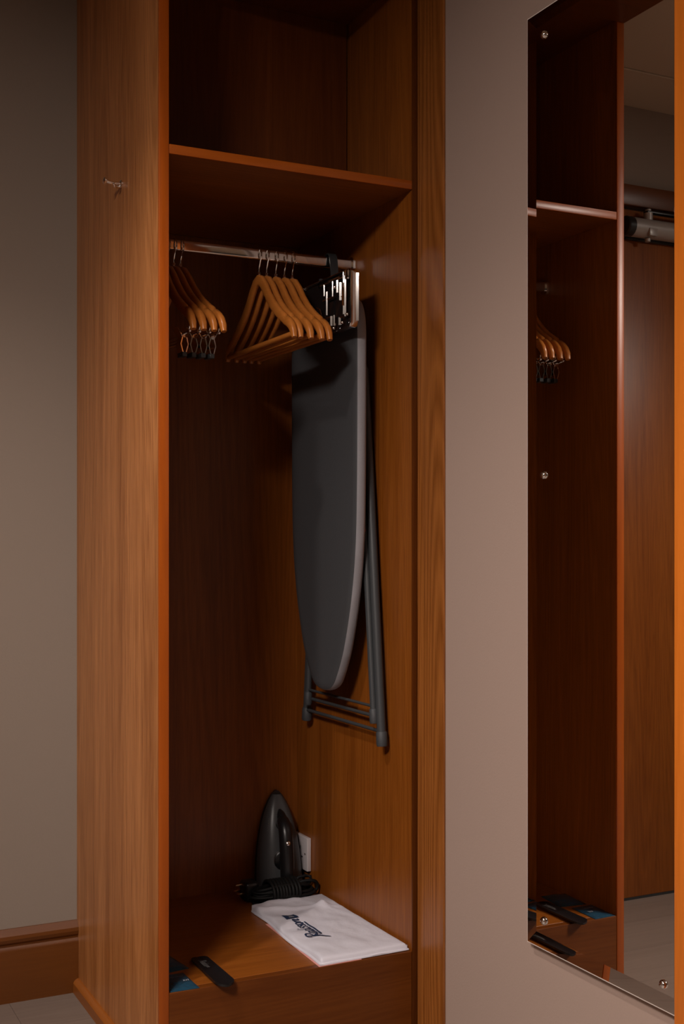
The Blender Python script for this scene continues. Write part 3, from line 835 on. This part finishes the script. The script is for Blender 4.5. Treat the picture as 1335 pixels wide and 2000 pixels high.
# ================================================================== LAUNDRY BAG
BL, BR, FR, FL = Vector((1.114, 2.732)), Vector((1.317, 2.752)), Vector((1.3195, 2.3175)), Vector((1.1015, 2.3120))
def bagxy(s, t):        # s: left->right 0..1, t: front->back 0..1
    p = (FL * (1 - s) + FR * s) * (1 - t) + (BL * (1 - s) + BR * s) * t
    # soft wavy outline
    e = 0.004 * math.sin(9 * t + 1) * (1 - s) * min(1, 4 * t) * min(1, 4 * (1 - t))
    return Vector((p.x + e, p.y))
def bagz(x, y):
    q = Vector((x, y, 0))
    d = 0.0
    d += 0.0055 * noise.noise(Vector((x * 9 + 3, y * 16, 0.3)))
    # long diagonal creases
    for (nx, ny, c, wd, am) in ((0.30, 0.954, 2.905, 0.010, 0.0040), (0.10, 0.995, 2.835, 0.008, 0.0030), (-0.35, 0.937, 2.145, 0.012, 0.0028), (-0.55, 0.835, 1.515, 0.010, 0.0025), (0.92, 0.39, 2.20, 0.008, 0.0022)):
        u = (x * nx + y * ny - c) / wd
        d += 2.4 * am * math.exp(-u * u) * (0.6 + 0.6 * noise.noise(Vector((x * 12, y * 12, c))))
    d += 0.0022 * noise.noise(Vector((x * 38, y * 26, 1.7)))
    d *= max(0.12, min(1.0, (1.320 - x) / 0.05)) * max(0.25, min(1.0, (y - 2.31) / 0.05))
    return ZB + 0.0150 + d
def bag_layer(zt, s0, t0, s1, t1, thick, free, nx=44, ny=70):
    bm = B()
    top = []; bot = []
    for j in range(ny + 1):
        ra, rb__ = [], []
        for i in range(nx + 1):
            s = s0 + (s1 - s0) * i / nx; t = t0 + (t1 - t0) * j / ny
            p = bagxy(s, t)
            ed = min(1.0, min(i, nx - i) / 3.0, min(j, ny - j) / 3.0)
            rnd = math.sqrt(max(0.0, 1 - (1 - ed) ** 2))
            if free: zz = bagz(p.x, p.y)
            else: zz = zt + 0.0015 * noise.noise(Vector((p.x * 14, p.y * 14, zt * 100)))
            zz = zz - thick * 0.5 + thick * 0.5 * rnd
            zb_ = (zt - thick) if free else zt - thick
            zb_ = min(zb_, zz - 0.0004)
            ra.append(bm.verts.new((p.x, p.y, zz))); rb__.append(bm.verts.new((p.x, p.y, max(zb_, ZB + 0.0009))))
        top.append(ra); bot.append(rb__)
    for j in range(ny):
        for i in range(nx):
            bm.faces.new((top[j][i], top[j][i + 1], top[j + 1][i + 1], top[j + 1][i]))
            bm.faces.new((bot[j][i], bot[j + 1][i], bot[j + 1][i + 1], bot[j][i + 1]))
    for i in range(nx):
        bm.faces.new((top[0][i], bot[0][i], bot[0][i + 1], top[0][i + 1]))
        bm.faces.new((top[ny][i], top[ny][i + 1], bot[ny][i + 1], bot[ny][i]))
    for j in range(ny):
        bm.faces.new((top[j][0], top[j + 1][0], bot[j + 1][0], bot[j][0]))
        bm.faces.new((top[j][nx], bot[j][nx], bot[j + 1][nx], top[j + 1][nx]))
    return bm
bg = thing('laundry_bag', 'folded white cloth laundry bag with navy print on the wardrobe base', 'laundry bag', (1.21, 2.54, ZB))
part('lower_fold', bag_layer(ZB + 0.0075, 0.0, 0.0, 1.0, 0.985, 0.0060, False, 24, 36), 'bag', bg, angle=80)
part('upper_fold', bag_layer(ZB + 0.0085, 0.018, 0.012, 0.995, 1.0, 0.0080, True), 'bag', bg, angle=80)
# print: reads away from the camera (towards +Y), letter tops towards -X
def psurf(a, b):
    x = 1.1705 - b; y = 2.447 + a
    return Vector((x, y, bagz(x, y) + 0.0022))
bm = B()
SC = 0.0165
for st in SCRIPT:
    ribbon(bm, [(px * SC * 1.05, py * SC) for px, py in st], 0.0044, psurf, 8)
part('printed_script', bm, 'ink', bg, smooth=False, label='navy script lettering')
bm = B()
N_ = 8
g = [[bm.verts.new((1.1445 + 0.031 * i / N_, 2.584 + 0.031 * j / N_, bagz(1.1445 + 0.031 * i / N_, 2.584 + 0.031 * j / N_) + 0.0022)) for i in range(N_ + 1)] for j in range(N_ + 1)]
for j in range(N_):
    for i in range(N_): bm.faces.new((g[j][i], g[j][i + 1], g[j + 1][i + 1], g[j + 1][i]))
sq = part('printed_square', bm, 'ink', bg, smooth=False, label='navy square emblem')
def qsurf(a, b):
    x = 1.1650 - b; y = 2.5885 + a
    return Vector((x, y, bagz(x, y) + 0.0029))
bm = B()
for st in ([(0, 0), (0, 1.9)], [(0, 1.9), (0.8, 1.8), (0.8, 1.1), (0.05, 1.0)], [(0.05, 1.0), (1.0, 0.9), (0.95, 0.1), (0, 0)],
           [(1.6, 1.9), (1.6, 0.0)], [(1.6, 0.0), (2.4, 0.0)], [(3.0, 1.9), (3.0, 0.5), (3.4, 0.0), (3.9, 0.4), (4.0, 1.9)]):
    ribbon(bm, [(px * 0.0055, py * 0.0055) for px, py in st], 0.0012, qsurf, 5, False)
part('square_lettering', bm, 'ink_white', sq, smooth=False)

# pink slip under the bag
bm = B()
prism(bm, [(1.0985, 2.3110, ZB + 0.0002), (1.200, 2.3125, ZB + 0.0002), (1.232, 2.62, ZB + 0.0002), (1.1085, 2.625, ZB + 0.0002)], (0, 0, 0.0009))
ps = part('paper_slip', bm, 'pink', smooth=False)
ps['label'] = 'pink paper form peeping out under the white laundry bag'; ps['category'] = 'paper'

# ================================================================== SHOE HORN
A0 = Vector((0.884, 2.470)); A1 = Vector((0.884, 2.287))
hornthing = thing('shoe_horn', 'black flat shoe horn with rounded ends on the front of the wardrobe base', 'shoe horn', (0.884, 2.38, ZB))
def horn_half(t): return 0.0185 + 0.0015 * t
def horn_pt(t, s, lift):
    c = A0 + (A1 - A0) * t
    return Vector((c.x + s, c.y, ZB + 0.001 + lift))
bm = B()
nh = 26
topv, botv = [], []
hlen = (A1 - A0).length
def hw_at(t):
    d0 = t * hlen; d1 = (1 - t) * hlen
    w_ = horn_half(t)
    e = 1.0
    if d0 < w_: e = math.sqrt(max(0, 1 - ((w_ - d0) / w_) ** 2))
    if d1 < w_: e = min(e, math.sqrt(max(0, 1 - ((w_ - d1) / w_) ** 2)))
    return max(w_ * e, 0.0008)
tsh = [0, 0.005, 0.02, 0.045, 0.08, 0.115] + [0.15 + 0.7 * k / 10 for k in range(11)] + [0.885, 0.92, 0.955, 0.98, 0.995, 1.0]
rings = []
for t in tsh:
    hw_ = hw_at(t)
    lift = 0.010 * (1 - t) ** 2 * 0 + 0.0
    r = []
    for k in range(9):
        q = -1 + 2 * k / 8
        r.append(horn_pt(t, hw_ * q, 0.0045 + 0.0035 * q * q * (hw_ / 0.02) + lift))
    for k in range(9):
        q = 1 - 2 * k / 8
        r.append(horn_pt(t, hw_ * q, 0.0010 + 0.0030 * q * q * (hw_ / 0.02) + lift - 0.0008))
    rings.append(r)
loft(bm, rings)
part('blade', bm, 'horn', hornthing, angle=60)
bm = B()
def hsurf(a, b): return horn_pt(0.16 + a / hlen, b, 0.0058 + 0.0030 * (b / 0.02) ** 2)
for st in SCRIPT:
    ribbon(bm, [(px * 0.0058, (py - 0.6) * 0.0058) for px, py in st], 0.0014, hsurf, 5)
part('printed_script', bm, 'ink_grey', hornthing, smooth=False, label='grey script lettering')

# ================================================================== SACHETS
def sachet(name, label, c0, c1, c2, c3, z0, th, grp):
    """corners (x,y): front-left, front-right, back-right, back-left"""
    cx = (c0[0] + c2[0]) / 2; cy = (c0[1] + c2[1]) / 2
    t = thing(name, label, 'sachet', (cx, cy, z0), grp)
    bm = B()
    n = 14
    top, bot = [], []
    C = [Vector(c) for c in (c0, c1, c2, c3)]
    for j in range(n + 1):
        ra, rb2 = [], []
        for i in range(n + 1):
            s, q = i / n, j / n
            p = (C[0] * (1 - s) + C[1] * s) * (1 - q) + (C[3] * (1 - s) + C[2] * s) * q
            puff = (math.sin(PI * s) * math.sin(PI * q)) ** 0.5 if 0 < i < n and 0 < j < n else 0
            cr = 0.0012 * noise.noise(Vector((p.x * 60, p.y * 60, z0 * 50))) if puff else 0
            ra.append(bm.verts.new((p.x, p.y, z0 + 0.0012 + th * puff + cr)))
            rb2.append(bm.verts.new((p.x, p.y, z0 + 0.0003)))
        top.append(ra); bot.append(rb2)
    for j in range(n):
        for i in range(n):
            bm.faces.new((top[j][i], top[j][i + 1], top[j + 1][i + 1], top[j + 1][i]))
            bm.faces.new((bot[j][i], bot[j + 1][i], bot[j + 1][i + 1], bot[j][i + 1]))
    for k in range(n):
        bm.faces.new((top[0][k], bot[0][k], bot[0][k + 1], top[0][k + 1]))
        bm.faces.new((top[n][k], top[n][k + 1], bot[n][k + 1], bot[n][k]))
        bm.faces.new((top[k][0], top[k + 1][0], bot[k + 1][0], bot[k][0]))
        bm.faces.new((top[k][n], bot[k][n], bot[k + 1][n], top[k + 1][n]))
    part('pouch', bm, 'packet', t, angle=60)
    return t
gs = 'blue sachets on the wardrobe base'
s1 = sachet('sachet', 'teal blue sachet lettered in white at the front edge of the wardrobe base', (0.7720, 2.3120), (0.8320, 2.3100), (0.8300, 2.4050), (0.7705, 2.4060), ZB, 0.0045, gs)
s2 = sachet('sachet', 'teal blue sachet lying behind the lettered one and beside the shoe horn', (0.7760, 2.4160), (0.8500, 2.4260), (0.8380, 2.5200), (0.7700, 2.5120), ZB, 0.0060, gs)
def ssurf(x0, y0, zz):
    return lambda a, b: Vector((x0 + a, y0 + b, zz))
bm = B()
KIT = [[(0, 0), (0, 1)], [(0.6, 1), (0.05, 0.5), (0.6, 0)], [(1.0, 0), (1.0, 1)], [(1.65, 0), (1.65, 1)], [(1.3, 1), (2.0, 1)]]
for st in KIT:
    ribbon(bm, [(px * 0.0060, py * 0.0075) for px, py in st], 0.0013, ssurf(0.8115, 2.3440, ZB + 0.0068), 4, False)
part('lettering', bm, 'ink_white', s1, smooth=False)
bm = B()
ribbon(bm, [(0, 0), (0.028, 0.0)], 0.0016, ssurf(0.790, 2.372, ZB + 0.0072), 4, False)
part('printed_line', bm, 'ink_grey', s1, smooth=False)

# ================================================================== WALL MIRROR
MY0, MY1, MZ0, MZ1 = 1.4580, 1.8820, 0.3488, 2.0788
mr = thing('wall_mirror', 'tall frameless mirror with a faceted border on the right wall', 'mirror', (XW, 1.67, MZ0))
bw, be = 0.027, 0.080
def mrect(x, d):
    return [(x, MY0 + d, MZ0 + d), (x, MY1 - d, MZ0 + d), (x, MY1 - d, MZ1 - d), (x, MY0 + d, MZ1 - d)]
drop = math.tan(be) * bw
bm = B()
v = [bm.verts.new(p) for p in mrect(XM, bw)]
bm.faces.new(v)
gl = part('glass', bm, 'mirror', mr, smooth=False)
bm = B()
loft(bm, [mrect(XM, bw), mrect(XM - drop * (bw - 0.002) / bw, 0.002)], cap=False)
part('bevel', bm, 'mirror', mr, smooth=False, label='sloping polished border of the mirror')
bm = B()
loft(bm, [mrect(XM - drop * (bw - 0.002) / bw, 0.002), mrect(XM - drop + 0.0008, 0.0), mrect(XW - 0.0006, 0.0)], cap=False)
f_ = [bm.verts.new(p) for p in mrect(XW - 0.0006, 0.0)]
bm.faces.new(f_)
part('ground_edge', bm, 'glass_edge', mr, smooth=False)
for yy, zz in ((1.8309, 2.0310), (1.8309, 1.2214), (1.8309, 0.4020), (1.5098, 0.3900), (1.5098, 2.0310)):
    sc_ = part('screw_cap', lathe(B(), (XM - 0.0002, yy, zz), (-1, 0, 0), [(0, 0.0075), (0.002, 0.0075), (0.0045, 0.006), (0.0062, 0.003), (0.0066, 0)], 18), 'chrome', mr)

# ================================================================== CEILING LAMP
lm = thing('ceiling_lamp', 'round flush ceiling lamp with lit diffuser', 'lamp', (LAMP[0], LAMP[1], ZC))
part('diffuser', lathe(B(), (LAMP[0], LAMP[1], ZC - 0.004), (0, 0, -1), [(0, LAMP_R), (0.012, LAMP_R), (0.012, 0)], 40), 'lamp', lm)
part('rim', lathe(B(), (LAMP[0], LAMP[1], ZC - 0.0005), (0, 0, -1), [(0, LAMP_R + 0.02), (0.010, LAMP_R + 0.02), (0.012, LAMP_R + 0.002), (0.0035, LAMP_R + 0.002)], 40), 'chrome_soft', lm)

dn = thing('added_downlight', 'small round chrome downlight added out of view in the ceiling before the wardrobe', 'downlight', (DOWN[0], DOWN[1], ZC))
part('trim_ring', lathe(B(), (DOWN[0], DOWN[1], ZC - 0.0003), (0, 0, -1), [(0, 0.046), (0.004, 0.046), (0.006, 0.042), (0.002, 0.036), (0.0005, 0.036)], 28), 'chrome_soft', dn)
part('lens', lathe(B(), (DOWN[0], DOWN[1], ZC - 0.0004), (0, 0, -1), [(0, 0.034), (0.002, 0.034), (0.002, 0)], 28), 'lens', dn)
